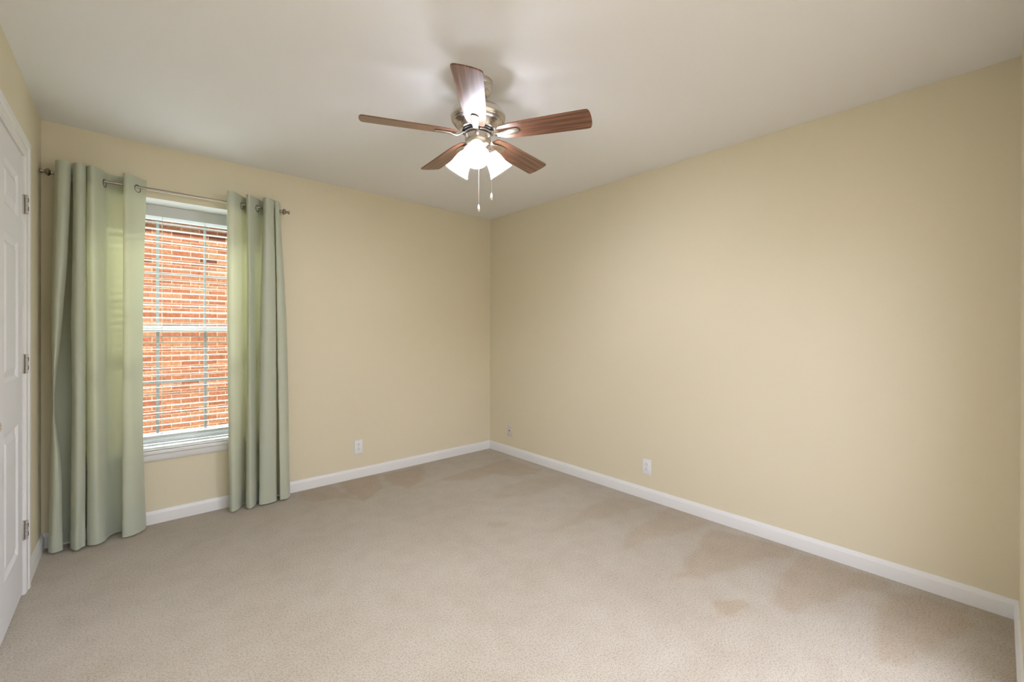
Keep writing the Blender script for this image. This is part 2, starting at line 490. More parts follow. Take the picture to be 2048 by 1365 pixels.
def build_floor():
    nx, ny = 230, 255
    xs = np.linspace(X0-0.05, X1+0.05, nx); ys = np.linspace(Y0-0.05, Y1+0.05, ny)
    gx, gy = np.meshgrid(xs, ys)
    P = np.stack([gx.ravel(), gy.ravel()], 1)
    top = [(x, y, 0.0) for x, y in P]
    faces = [(j*nx+i, j*nx+i+1, (j+1)*nx+i+1, (j+1)*nx+i) for j in range(ny-1) for i in range(nx-1)]
    k = len(top)
    a, b, c, d = 0, nx-1, nx*ny-1, nx*(ny-1)
    low = [(xs[0], ys[0], -T), (xs[-1], ys[0], -T), (xs[-1], ys[-1], -T), (xs[0], ys[-1], -T)]
    faces += [(k+3, k+2, k+1, k)]
    faces += [tuple([k, k+1] + list(range(nx-1, -1, -1)))]
    faces += [tuple([k+2, k+3] + [d+i for i in range(nx)])]
    faces += [tuple([k+1, k+2] + [nx*(j+1)-1 for j in range(ny-1, -1, -1)])]
    faces += [tuple([k+3, k] + [nx*j for j in range(ny)])]
    me = bpy.data.meshes.new('floor')
    me.from_pydata(top+low, [], faces); me.update()
    nap = np.zeros(len(P)+4)
    wob = np.array([noise.noise(Vector((x*9, y*9, 0)))*0.022 + noise.noise(Vector((x*30, y*30, 3)))*0.012 for x, y in P])
    for poly, amt in marks:
        w = [ray_floor(*q) for q in poly]
        d = poly_dist(P, w) + wob
        v = np.clip(d/0.035+0.35, 0, 1)*amt
        nap[:len(P)] = np.maximum(nap[:len(P)], v)
    at = me.attributes.new('nap', 'FLOAT', 'POINT'); at.data.foreach_set('value', nap.astype(np.float32))
    o = link('floor', me, M_carpet); o['kind'] = 'structure'
build_floor()

bm = bmesh.new(); box(bm, (X0-T, Y0-T, H), (X1+T, YOUT, H+T)); struct('ceiling', bm, M_ceil)
bm = bmesh.new(); box(bm, (X1, Y0-T, -T), (X1+T, YOUT, H)); struct('wall_right', bm, M_wall)
# the wall behind the camera has an added doorway, made wide to let the hall fill in
HX0, HX1, HZ, HY = -0.34, 2.11, 2.06, -2.4
bm = bmesh.new()
box(bm, (X0, Y0-T, -T), (HX0, Y0, H)); box(bm, (HX1, Y0-T, -T), (X1, Y0, H)); box(bm, (HX0, Y0-T, HZ), (HX1, Y0, H))
struct('wall_near', bm, M_wall)
bm = bmesh.new()
box(bm, (X0-T, HY-T, -T), (X0, Y0-T, H)); box(bm, (3.1, HY-T, -T), (3.22, Y0-T, H)); box(bm, (X0, HY-T, -T), (3.1, HY, H))
struct('wall_added_hall', bm, M_wall)  # unseen hallway, added to carry the fill lamp behind the camera
bm = bmesh.new(); box(bm, (X0-T, HY-T, H), (3.22, Y0-T, H+T)); struct('ceiling_added_hall', bm, M_ceil)
bm = bmesh.new(); box(bm, (X0-T, HY-T, -T), (3.22, Y0-0.05, 0)); struct('floor_added_hall', bm, M_carpet)

# window wall with its deep opening
bm = bmesh.new()
box(bm, (X0-T, Y1, -T), (WX0, YOUT, H)); box(bm, (WX1, Y1, -T), (X1, YOUT, H))
box(bm, (WX0, Y1, -T), (WX1, YOUT, WZ0)); box(bm, (WX0, Y1, WZ1), (WX1, YOUT, H))
struct('wall_far', bm, M_wall)

# left wall with the door opening
DY1, DW, DZ = 3.032, 0.93, 2.055
DY0 = DY1-DW-0.006
bm = bmesh.new()
box(bm, (X0-T, DY1+0.02, -T), (X0, Y1, H)); box(bm, (X0-T, Y0-T, -T), (X0, DY0-0.02, H))
box(bm, (X0-T, DY0-0.02, DZ+0.02), (X0, DY1+0.02, H))
struct('wall_left', bm, M_wall)

# baseboards
BH = 0.084
bprof = [(0, 0), (0.0145, 0), (0.0145, 0.062), (0.0135, 0.066), (0.0105, 0.0715), (0.0085, 0.078), (0.0065, 0.0825), (0.003, BH), (0, BH)]
bm = bmesh.new(); sweep(bm, bprof, (X0, Y1, 0), (X1, Y1, 0), (0, -1, 0), 1, 1); struct('baseboard_far', bm, M_trim, smooth=40)
bm = bmesh.new(); sweep(bm, bprof, (X1, Y0, 0), (X1, Y1, 0), (-1, 0, 0), 1, 1); struct('baseboard_right', bm, M_trim, smooth=40)
bm = bmesh.new(); sweep(bm, bprof, (X0, DY1+0.088, 0), (X0, Y1, 0), (1, 0, 0), 0, 1); struct('baseboard_left', bm, M_trim, smooth=40)
bm = bmesh.new(); sweep(bm, bprof, (HX1+0.07, Y0, 0), (X1, Y0, 0), (0, 1, 0), 0, 1); struct('baseboard_near', bm, M_trim, smooth=40)

# ------------------------------------------------------------------ window
def build_window():
    w = empty('window_1', ((WX0+WX1)/2, 3.9, WZ0)); w['kind'] = 'structure'
    # everything is built in world coordinates and shifted into the empty's frame
    off = Vector(w.location)
    def P(name, bm, m, parent=None, smooth=None):
        bmesh.ops.translate(bm, verts=bm.verts[:], vec=-off)
        return obj(name, bm, m, parent or w, smooth)
    FY0, FY1 = 3.865, 3.965
    fz0, fz1 = WZ0+0.03, WZ1
    # jamb frame
    bm = bmesh.new()
    box(bm, (WX0, FY0, WZ0), (WX0+0.035, FY1, WZ1), 0.003); box(bm, (WX1-0.035, FY0, WZ0), (WX1, FY1, WZ1), 0.003)
    box(bm, (WX0+0.035, FY0, WZ1-0.035), (WX1-0.035, FY1, WZ1), 0.003); box(bm, (WX0+0.035, FY0, WZ0), (WX1-0.035, FY1, WZ0+0.045), 0.003)
    P('window_frame', bm, M_vinyl)
    gx0, gx1 = WX0+0.035, WX1-0.035
    m1, m2 = 0.1435, 0.4160
    def sash(name, y0, y1, z0, z1, bot, top):
        bm = bmesh.new(); s = 0.036
        box(bm, (gx0, y0, z0), (gx0+s, y1, z1), 0.003); box(bm, (gx1-s, y0, z0), (gx1, y1, z1), 0.003)
        box(bm, (gx0+s, y0, z0), (gx1-s, y1, z0+bot), 0.003); box(bm, (gx0+s, y0, z1-top), (gx1-s, y1, z1), 0.003)
        o = P(name, bm, M_vinyl)
        ym = (y0+y1)/2
        bm = bmesh.new(); box(bm, (gx0+s-.004, ym-0.002, z0+bot-.004), (gx1-s+.004, ym+0.002, z1-top+.004)); P('glass_pane', bm, M_glass, o)
        bm = bmesh.new()
        for x in (m1, m2): box(bm, (x-0.0085, ym-0.006, z0+bot), (x+0.0085, ym+0.006, z1-top), 0.002)
        zm = (z0+bot+z1-top)/2
        box(bm, (gx0+s, ym-0.0055, zm-0.0085), (gx1-s, ym+0.0055, zm+0.0085), 0.002)
        P('grille', bm, M_grille, o)
    sash('upper_sash', 3.925, 3.955, 1.236, WZ1-0.035, 0.038, 0.04)
    sash('lower_sash', 3.885, 3.915, WZ0+0.045, 1.277, 0.04, 0.042)
    # reveal lining, stool and apron
    bm = bmesh.new(); box(bm, (WX0, 3.592, WZ0), (WX1, FY0, WZ0+0.026), 0.004)
    box(bm, (WX0-0.05, 3.588, WZ0), (WX1+0.05, Y1, WZ0+0.026), 0.007, 3)
    P('window_sill', bm, M_trim, smooth=40)
    bm = bmesh.new()
    box(bm, (WX0, Y1+0.001, WZ0+0.026), (WX0+0.004, FY0, WZ1)); box(bm, (WX1-0.004, Y1+0.001, WZ0+0.026), (WX1, FY0, WZ1))
    box(bm, (WX0+0.004, Y1+0.001, WZ1-0.0025), (WX1-0.004, FY0, WZ1))
    P('reveal_lining', bm, M_trim)
    bm = bmesh.new()
    sweep(bm, [(0, 0), (0.008, 0), (0.012, 0.006), (0.016, 0.014), (0.016, 0.044), (0.0, 0.044)], (WX0-0.04, Y1, WZ0-0.044), (WX1+0.04, Y1, WZ0-0.044), (0, -1, 0))
    P('apron', bm, M_trim, smooth=40)
build_window()

# ------------------------------------------------------------------ blind
def build_blind():
    t = empty('window_blind', ((WX0+WX1)/2, 3.82, WZ0+0.03))
    tag(t, 'white wooden horizontal blind with open slats hanging in the window', 'blind')
    off = Vector(t.location)
    def P(name, bm, m, smooth=None):
        bmesh.ops.translate(bm, verts=bm.verts[:], vec=-off)
        return obj(name, bm, m, t, smooth)
    x0, x1 = WX0+0.008, WX1-0.008
    yc = 3.825; hw = 0.0245
    bm = bmesh.new(); box(bm, (x0, yc-0.035, 2.022), (x1, yc-0.027, WZ1-0.003), 0.003)
    P('valance', bm, M_slat)
    bm = bmesh.new(); box(bm, (x0+0.01, yc-0.024, 2.045), (x1-0.01, yc+0.026, WZ1-0.004), 0.002)
    P('head_rail', bm, M_slat)
    bm = bmesh.new(); z = 1.985; tilt = math.radians(-3)
    while z > 0.56:
        n = 5; A = []; B = []
        for k in range(n+1):
            u = -1+2*k/n; y = u*hw; c = 0.0022*(1-u*u)
            A.append((yc+y*math.cos(tilt), z+y*math.sin(tilt)+c+0.0013)); B.append((yc+y*math.cos(tilt), z+y*math.sin(tilt)+c-0.0013))
        loop = A + B[::-1]
        va = [bm.verts.new((x0, y, zz)) for y, zz in loop]; vb = [bm.verts.new((x1, y, zz)) for y, zz in loop]
        m = len(loop)
        for k in range(m):
            j = (k+1) % m; bm.faces.new((va[k], va[j], vb[j], vb[k]))
        bm.faces.new(va); bm.faces.new(vb)
        z -= 0.0435
    P('slats', bm, M_slat, 30)
    bm = bmesh.new(); box(bm, (x0, yc-hw, 0.512), (x1, yc+hw, 0.530), 0.004, 3); P('bottom_rail', bm, M_slat, 40)
    for x in (-0.06, 0.164, 0.405, 0.61):
        bm = bmesh.new()
        for y in (yc-hw-0.001, yc+hw+0.001): tube(bm, [(x, y, 0.53), (x, y, 2.05)], 0.0009, 6)
        P('ladder_cord', bm, M_cord)
build_blind()

# ------------------------------------------------------------------ outside
o = None
nh = empty('neighboring_house', (1.5, 7.72, -0.6))
tag(nh, 'sunlit orange brick side wall of the house outside the window', 'building')
def npart(name, bm, m):
    bmesh.ops.translate(bm, verts=bm.verts[:], vec=-Vector(nh.location)); return obj(name, bm, m, nh)
bm = bmesh.new(); box(bm, (-9, 7.72, -0.6), (12, 8.0, 2.95)); npart('brick_wall', bm, M_brick)
bm = bmesh.new(); box(bm, (-9.3, 7.42, 2.95), (12.3, 8.0, 3.0)); box(bm, (-9.3, 7.40, 2.95), (12.3, 7.42, 3.10)); npart('eave', bm, M_trim)
bm = bmesh.new(); sweep(bm, [(0, 0), (0, 0.04), (4.5, 1.60), (4.5, 1.50)], (-9.3, 7.36, 3.06), (12.3, 7.36, 3.06), (0, 1, 0)); npart('added_roof', bm, M_siding)  # unseen roof, added low so the sky fill clears it
bm = bmesh.new(); box(bm, (-14, YOUT+0.01, -0.8), (16, 7.7, -0.6)); struct('ground', bm, M_grass)
# our own outer cladding, unseen, kept dark so little light bounces onto the neighbour
bm = bmesh.new()
box(bm, (-4, YOUT+0.0, -0.6), (WX0+0.0, YOUT+0.09, 2.9)); box(bm, (WX1, YOUT, -0.6), (6, YOUT+0.09, 2.9))
box(bm, (WX0, YOUT, -0.6), (WX1, YOUT+0.09, WZ0-0.02)); box(bm, (WX0, YOUT, WZ1), (WX1, YOUT+0.09, 2.9))
struct('wall_outer', bm, M_siding)

# ------------------------------------------------------------------ door
def build_door():
    d = empty('door_1', (X0, (DY0+DY1)/2, 0)); d['kind'] = 'structure'
    off = Vector(d.location)
    def P(name, bm, m, parent=None, smooth=None):
        bmesh.ops.translate(bm, verts=bm.verts[:], vec=-off)
        return obj(name, bm, m, parent or d, smooth)
    xf = X0+0.003                       # door face
    leaf0, leaf1 = DY1-0.003-DW, DY1-0.003
    # leaf built as stiles and rails around recessed moulded panels
    st, mu = 0.103, 0.140
    pw = (DW-2*st-mu)/2
    cols = [(leaf1-st-pw, leaf1-st), (leaf0+st, leaf0+st+pw)]
    rows = [(0.232, 0.822), (1.030, 1.640), (1.752, 1.943)]
    z0, z1 = 0.014, DZ-0.004
    bm = bmesh.new()
    def quad(a, b, c, e): bm.faces.new([bm.verts.new(p) for p in (a, b, c, e)])
    box(bm, (xf-0.035, leaf0, z0), (xf-0.012, leaf1, z1))
    ys = [leaf0, cols[1][0], cols[1][1], cols[0][0], cols[0][1], leaf1]
    zs = [z0] + [v for r in rows for v in r] + [z1]
    for i in range(5):
        for j in range(7):
            if i in (1, 3) and j in (1, 3, 5):
                a0, a1, b0, b1 = ys[i], ys[i+1], zs[j], zs[j+1]
                # moulded recess, then raised field
                steps = [(0, 0), (0.006, -0.003), (0.014, -0.0085), (0.020, -0.0095), (0.024, -0.0095), (0.048, -0.002), (0.051, -0.0012)]
                prev = None
                for s, dx in steps:
                    cur = [bm.verts.new((xf+dx, y, z)) for y, z in ((a0+s, b0+s), (a1-s, b0+s), (a1-s, b1-s), (a0+s, b1-s))]
                    if prev:
                        for k in range(4):
                            l = (k+1) % 4; bm.faces.new((prev[k], prev[l], cur[l], cur[k]))
                    prev = cur
                bm.faces.new(prev)
            else:
                quad((xf, ys[i], zs[j]), (xf, ys[i+1], zs[j]), (xf, ys[i+1], zs[j+1]), (xf, ys[i], zs[j+1]))
    for y in (leaf0, leaf1):
        quad((xf, y, z0), (xf, y, z1), (xf-0.012, y, z1), (xf-0.012, y, z0))
    for z in (z0, z1):
        quad((xf, leaf0, z), (xf, leaf1, z), (xf-0.012, leaf1, z), (xf-0.012, leaf0, z))
    bmesh.ops.remove_doubles(bm, verts=bm.verts[:], dist=1e-5)
    leaf = P('door_leaf', bm, M_door)
    # jamb
    bm = bmesh.new()
    box(bm, (X0-T, DY1, 0), (X0+0.0, DY1+0.02, DZ+0.02)); box(bm, (X0-T, DY0-0.02, 0), (X0, DY0, DZ+0.02))
    box(bm, (X0-T, DY0, DZ), (X0, DY1, DZ+0.02))
    box(bm, (X0-T, DY1-0.012, 0), (xf-0.038, DY1, DZ)); box(bm, (X0-T, DY0, 0), (xf-0.038, DY0+0.012, DZ)); box(bm, (X0-T, DY0, DZ-0.012), (xf-0.038, DY1, DZ))
    P('door_jamb', bm, M_trim)
    # colonial casing, mitred
    cw = 0.083
    cp = [(0.0, 0.0), (0.0, 0.0085), (0.006, 0.0125), (0.012, 0.0105), (0.016, 0.0125), (0.040, 0.0150), (0.046, 0.0130), (0.052, 0.0185), (0.060, 0.0195), (0.079, 0.0195), (cw, 0.0165), (cw, 0.0)]
    bm = bmesh.new()
    yi1, yi0, zi = DY1+0.005, DY0-0.005, DZ+0.006
    path = []
    for s, t in cp:
        path.append([(X0+t, yi1+s, 0.0), (X0+t, yi1+s, zi+s), (X0+t, yi0-s, zi+s), (X0+t, yi0-s, 0.0)])
    V = [[bm.verts.new(p) for p in row] for row in path]
    for i in range(len(V)-1):
        for k in range(3): bm.faces.new((V[i][k], V[i+1][k], V[i+1][k+1], V[i][k+1]))
    for k in (0, 3): bm.faces.new([r[k] for r in V])
    P('door_casing', bm, M_trim, smooth=30)
    # hinges
    for zc in (1.835, 1.087, 0.305):
        bm = bmesh.new(); yh, xh, r = DY1+0.0005, X0+0.0150, 0.0065
        for k in range(5):
            a = zc-0.0445+k*0.0178
            lathe(bm, [(r-0.001, a+0.0002), (r, a+0.001), (r, a+0.0168), (r-0.001, a+0.0176)], 20, Matrix.Translation((xh, yh, 0)))
        box(bm, (X0-0.001, yh, zc-0.0445), (X0+0.0120, yh+0.0155, zc+0.0445), 0.0008)
        box(bm, (X0-0.001, yh-0.012, zc-0.0445), (X0+0.0080, yh, zc+0.0445), 0.0008)
        h = P('hinge', bm, M_hinge, smooth=40)
        h['label'] = 'satin metal hinge'
        for dz in (-0.019, 0.021):
            bm = bmesh.new(); box(bm, (xh+r-0.0045, yh-0.0035, zc+dz-0.009), (xh+r+0.0005, yh+0.0035, zc+dz+0.009), 0.0005)
            P('pin_slot', bm, M_dark, h)
    # knob
    kM = axis_matrix((xf, leaf0+0.055, 0.925), (1, 0, 0))
    bm = bmesh.new()
    lathe(bm, [(0.0, 0), (0.032, 0), (0.032, 0.004), (0.027, 0.009), (0.012, 0.011), (0.011, 0.026), (0.018, 0.031), (0.0265, 0.040), (0.0275, 0.049), (0.023, 0.058), (0.012, 0.062), (0, 0.0625)], 36, kM)
    k = P('door_knob', bm, M_nickel, leaf, 40); k['label'] = 'satin nickel knob'
build_door()

# ------------------------------------------------------------------ curtain rod
def build_rod():
    xa, xb = -0.328, 0.835
    t = empty('curtain_rod', ((xa+xb)/2, Y1, ROD_Z))
    tag(t, 'thin pewter curtain rod with urn finials above the window', 'curtain rod')
    off = Vector(t.location)
    def P(name, bm, m, smooth=40):
        bmesh.ops.translate(bm, verts=bm.verts[:], vec=-off)
        return obj(name, bm, m, t, smooth)
    bm = bmesh.new()
    tube(bm, [(xa, ROD_Y, ROD_Z), (0.26, ROD_Y, ROD_Z)], 0.0080, 20)
    tube(bm, [(0.24, ROD_Y, ROD_Z), (xb, ROD_Y, ROD_Z)], 0.0066, 20)
    P('rod_pole', bm, M_rod)
    prof = [(0.0, -0.004), (0.009, -0.004), (0.0105, 0.0), (0.0105, 0.005), (0.0075, 0.007), (0.0115, 0.010), (0.0175, 0.015), (0.0195, 0.021), (0.0165, 0.028),
            (0.0095, 0.036), (0.0070, 0.043), (0.0080, 0.049), (0.0115, 0.053), (0.0125, 0.057), (0.0095, 0.061), (0.0040, 0.063), (0, 0.0635)]
    for p, d, s in (((xa, ROD_Y, ROD_Z), (-1, 0, 0), 0.80), ((xb, ROD_Y, ROD_Z), (1, 0, 0), 0.92)):
        bm = bmesh.new(); lathe(bm, [(r*1.12, z*s) for r, z in prof], 32, axis_matrix(p, d)); P('finial', bm, M_rod)
    for x in (xa+0.035, xb-0.035):
        bm = bmesh.new()
        lathe(bm, [(0.0, 0), (0.018, 0), (0.018, 0.004), (0.006, 0.006), (0.006, 0.075)], 20, axis_matrix((x, Y1, ROD_Z-0.014), (0, -1, 0)))
        torus(bm, (x, ROD_Y, ROD_Z), (1, 0, 0), 0.0115, 0.0028, 20, 8)
        P('bracket', bm, M_rod)
build_rod()

# ------------------------------------------------------------------ curtains
def build_curtain(name, stations, grommets, label, place):
    """stations: list of (z, [(x, y), ...]) from top to bottom; a folded plan line at each height"""
    zs = [s[0] for s in stations]
    npt = len(stations[0][1])
    nsub = 7
    plans = [catmull(s[1], nsub) for s in stations]
    ncol = len(plans[0])
    rows = []
    ztop, zbot = zs[0], zs[-1]
    nz = 90
    arr = np.array(plans)                       # stations, cols, 2
    for r in range(nz+1):
        z = ztop+(zbot-ztop)*r/nz
        # smooth blend in height
        for k in range(len(zs)-1):
            if z <= zs[k] and z >= zs[k+1]-1e-9: break
        u = (zs[k]-z)/(zs[k]-zs[k+1])
        a = arr[max(0, k-1)]; b = arr[k]; c = arr[k+1]; d = arr[min(len(zs)-1, k+2)]
        h0 = zs[k]-zs[k+1]
        m1 = (c-a)/((zs[max(0, k-1)]-zs[k+1]) or 1)*h0
        m2 = (d-b)/((zs[k]-zs[min(len(zs)-1, k+2)]) or 1)*h0
        u2, u3 = u*u, u*u*u
        p = (2*u3-3*u2+1)*b + (u3-2*u2+u)*m1 + (-2*u3+3*u2)*c + (u3-u2)*m2
        rows.append((z, p))
    me = bpy.data.meshes.new(name)
    V = []; F = []
    for z, p in rows:
        for i in range(ncol):
            w = noise.noise(Vector((p[i][0]*14, z*3.0, 1.7)))*0.0028
            w2 = noise.noise(Vector((p[i][0]*30, z*7.0, 5.7)))*0.0012
            V.append((p[i][0]+w2, p[i][1]+w, z))
    for r in range(nz):
        for i in range(ncol-1):
            a = r*ncol+i
            F.append((a, a+1, a+ncol+1, a+ncol))
    me.from_pydata(V, [], F)
    for p in me.polygons: p.use_smooth = True
    cx = float(np.mean(arr[0][:, 0]))
    base = Vector((cx, ROD_Y, 0))
    root = empty(name, base)
    tag(root, label, 'curtain', 'sage green grommet curtains at the window')
    me.transform(Matrix.Translation(-base))
    panel = link('fabric_panel', me, M_curtain, root)
    # stitched top and bottom hems, a second layer of cloth
    def row_at(z):
        r = (ztop-z)/(ztop-zbot)*nz
        i = min(nz-1, int(r)); t = r-i
        return rows[i][1]*(1-t)+rows[i+1][1]*t
    def hem(nm, za, zb):
        bm = bmesh.new(); grid = []
        for k in range(7):
            z = za+(zb-za)*k/6; p = row_at(z); line = []
            for i in range(ncol):
                t = p[min(i+1, ncol-1)]-p[max(i-1, 0)]; t = t/(np.linalg.norm(t)+1e-9)
                nrm = np.array([-t[1], t[0]])*(-0.0015)
                w = noise.noise(Vector((p[i][0]*14, z*3.0, 1.7)))*0.0028; w2 = noise.noise(Vector((p[i][0]*30, z*7.0, 5.7)))*0.0012
                line.append(bm.verts.new(Vector((p[i][0]+nrm[0]+w2, p[i][1]+nrm[1]+w, z))-base))
            grid.append(line)
        for a, b in zip(grid[:-1], grid[1:]):
            for i in range(ncol-1): bm.faces.new((a[i], a[i+1], b[i+1], b[i]))
        obj(nm, bm, M_curtain, root, 60)
    hem('top_hem', ztop, ztop-0.105)
    hem('bottom_hem', zbot+0.10, zbot)
    # grommets where the cloth crosses the rod
    p = row_at(ROD_Z)
    for i in range(ncol-1):
        if (p[i][1]-ROD_Y)*(p[i+1][1]-ROD_Y) < 0:
            t = p[min(i+2, ncol-1)]-p[max(0, i-2)]; t /= np.linalg.norm(t)
            c = (p[i]+p[i+1])/2
            bm = bmesh.new()
            torus(bm, Vector((c[0], c[1], ROD_Z-0.011))-base, (-t[1], t[0], 0), 0.0215, 0.0038, 36, 10, 0.9)
            g = obj('grommet', bm, M_grommet, root, 60)
            g['label'] = 'dark metal grommet ring'
    return root

# plan lines (x, y) of the two panels, in metres
def scale_x(pxs, y_img, ys):
    """lay the folds out along the window wall at their own depth"""
    cam = sc.camera; m = cam.matrix_world.to_3x3(); f = 863.7846; out = []
    for px, y in zip(pxs, ys):
        d = m @ Vector(((px-1024)/f, -(y_img-682.5+16.4)/f, -1.0))
        out.append((d.x*y/d.y, y))
    return out
F_, B_ = 3.478, 3.572
yl = [3.490, 3.455, 3.452, 3.500, 3.588, 3.590, 3.500, 3.450, 3.452, 3.505, 3.590, 3.590, 3.500, 3.450, 3.500, 3.556, 3.578, 3.575, 3.545, 3.490, 3.474, 3.512, 3.552, 3.572]
ym = [3.490, 3.440, 3.436, 3.490, 3.588, 3.590, 3.490, 3.430, 3.434, 3.490, 3.590, 3.590, 3.485, 3.432, 3.490, 3.548, 3.575, 3.572, 3.540, 3.475, 3.462, 3.495, 3.530, 3.550]
yb = [3.495, 3.468, 3.466, 3.490, 3.585, 3.588, 3.490, 3.426, 3.450, 3.475, 3.586, 3.586, 3.480, 3.440, 3.470, 3.530, 3.565, 3.560, 3.520, 3.455, 3.452, 3.478, 3.510, 3.545]
left_px = {
    2.190: ([111, 118, 134, 143, 131, 156, 146, 153, 166, 173, 163, 185, 174, 184, 203, 214, 232, 252, 252, 247, 255, 269, 284, 293], 345, yl),
    1.750: ([106, 113, 128, 137, 126, 155, 145, 152, 166, 173, 163, 185, 173, 185, 205, 214, 232, 251, 251, 246, 256, 270, 282, 289], 480, ym),
    1.300: ([102, 107, 118, 125, 116, 152, 142, 150, 166, 172, 162, 185, 173, 188, 208, 215, 232, 250, 250, 246, 258, 272, 281, 286], 640, ym),
    0.840: ([104.5, 105.5, 107.5, 109, 106, 151, 144, 151, 165, 171, 161, 185, 174, 190, 208, 216, 232, 250, 250, 245, 260, 274, 283, 286], 855, ym),
    0.480: ([100, 106, 117, 122, 113, 150, 142, 151, 164, 171, 161, 185, 174, 191, 209, 217, 232, 250, 250, 245, 261, 277, 285, 287], 980, ym),
    0.012: ([97, 104, 114, 125, 114, 149, 141, 152, 163, 171, 161, 185, 174, 192, 209, 218, 232, 250, 250, 245, 262, 278, 288, 292], 1090, yb)}
build_curtain('curtain', [(z, scale_x(v[0], v[1], v[2])) for z, v in left_px.items()], 0,
              'sage green floor-length curtain panel left of the window beside the white door', 'left')
rl = [3.500, 3.452, 3.448, 3.495, 3.552, 3.590, 3.580, 3.495, 3.448, 3.490, 3.540, 3.590, 3.580, 3.495, 3.446, 3.450, 3.500, 3.590, 3.590, 3.500, 3.480, 3.495, 3.550]
rb = [3.500, 3.470, 3.460, 3.485, 3.540, 3.586, 3.575, 3.490, 3.446, 3.475, 3.525, 3.586, 3.575, 3.490, 3.462, 3.462, 3.490, 3.586, 3.586, 3.485, 3.470, 3.475, 3.520]
right_px = {
    2.190: ([454, 456, 467, 478, 488, 496, 502, 493, 497, 508, 518, 529, 536, 527, 532, 541, 548, 540, 560, 550, 553, 557, 559], 415, rl),
    1.300: ([454, 457, 470, 481, 487, 494, 502, 494, 499, 507, 513, 521, 530, 520, 529, 543, 552, 544, 564, 554, 560, 569, 573], 640, rl),
    0.012: ([459, 462, 467, 477, 483, 490, 500, 492, 500, 508, 513, 520, 527, 518, 527, 543, 553, 546, 568, 560, 567, 575, 580], 1010, rb)}
build_curtain('curtain', [(z, scale_x(v[0], v[1], v[2])) for z, v in right_px.items()], 0,
              'sage green floor-length curtain panel right of the window against the bare cream wall', 'right')

# ------------------------------------------------------------------ outlets
def plate_base(t, M, m, label=None):
    """rounded wall plate in local frame: x across, z up, y out of the wall"""
    bm = bmesh.new(); box(bm, (-0.035, 0, -0.057), (0.035, 0.006, 0.057), 0.0022, 3)
    return obj('cover_plate', bm, m, t, 40)

def outlet(loc, rot, label):
    t = empty('wall_outlet', loc); t.rotation_euler = (0, 0, rot)
    tag(t, label, 'outlet', 'duplex wall outlets')
    plate_base(t, None, M_plate)
    for s in (1, -1):
        bm = bmesh.new()
        n = 28; ring = []
        for y in (0.0050, 0.0078):
            ring.append([bm.verts.new((0.0172*math.cos(2*PI*k/n), y, s*0.0197+max(-0.0142, min(0.0142, 0.0172*math.sin(2*PI*k/n))))) for k in range(n)])
        for k in range(n): bm.faces.new((ring[0][k], ring[0][(k+1) % n], ring[1][(k+1) % n], ring[1][k]))
        bm.faces.new(ring[1]); bm.faces.new(ring[0])
        r = obj('receptacle', bm, M_plate, t)
        bm = bmesh.new(); zc = s*0.0197
        box(bm, (-0.0078, 0.0070, zc-0.0075), (-0.0052, 0.0080, zc+0.0015)); box(bm, (0.0052, 0.0070, zc-0.0065), (0.0078, 0.0080, zc+0.0015))
        lathe(bm, [(0, 0.0070), (0.0026, 0.0070), (0.0026, 0.0080), (0, 0.0080)], 14, Matrix.Translation((0, 0, zc+0.0075)) @ Matrix.Rotation(-PI/2, 4, 'X'))
        sl = obj('socket_slots', bm, M_dark, r); sl['label'] = 'dark socket slots'
    bm = bmesh.new(); lathe(bm, [(0, 0.0055), (0.003, 0.0055), (0.003, 0.0068), (0, 0.0074)], 14, Matrix.Rotation(-PI/2, 4, 'X'))
    obj('screw', bm, M_hinge, t)
# local +y must face into the room
outlet((1.452, Y1, 0.262), PI, 'white duplex outlet low on the window wall right of the curtains')
outlet((X1, 1.741, 0.240), PI/2, 'white duplex outlet low on the long right-hand wall')

t = empty('cable_plate', (X1, 3.289, 0.243)); t.rotation_euler = (0, 0, PI/2)
tag(t, 'small pale cable wall plate with one jack near the far corner', 'wall plate')
plate_base(t, None, M_plate_beige)
bm = bmesh.new(); lathe(bm, [(0, 0.005), (0.0062, 0.005), (0.0062, 0.0085), (0.0048, 0.0085), (0.0048, 0.014), (0, 0.014)], 18, Matrix.Rotation(-PI/2, 4, 'X'))
j = obj('cable_jack', bm, M_grommet, t, 40); j['label'] = 'small dark metal jack'
for z in (0.042, -0.042):
    bm = bmesh.new(); lathe(bm, [(0, 0.005), (0.003, 0.005), (0.003, 0.0064), (0, 0.007)], 14, Matrix.Translation((0, 0, z)) @ Matrix.Rotation(-PI/2, 4, 'X')); obj('screw', bm, M_plate_beige, t)

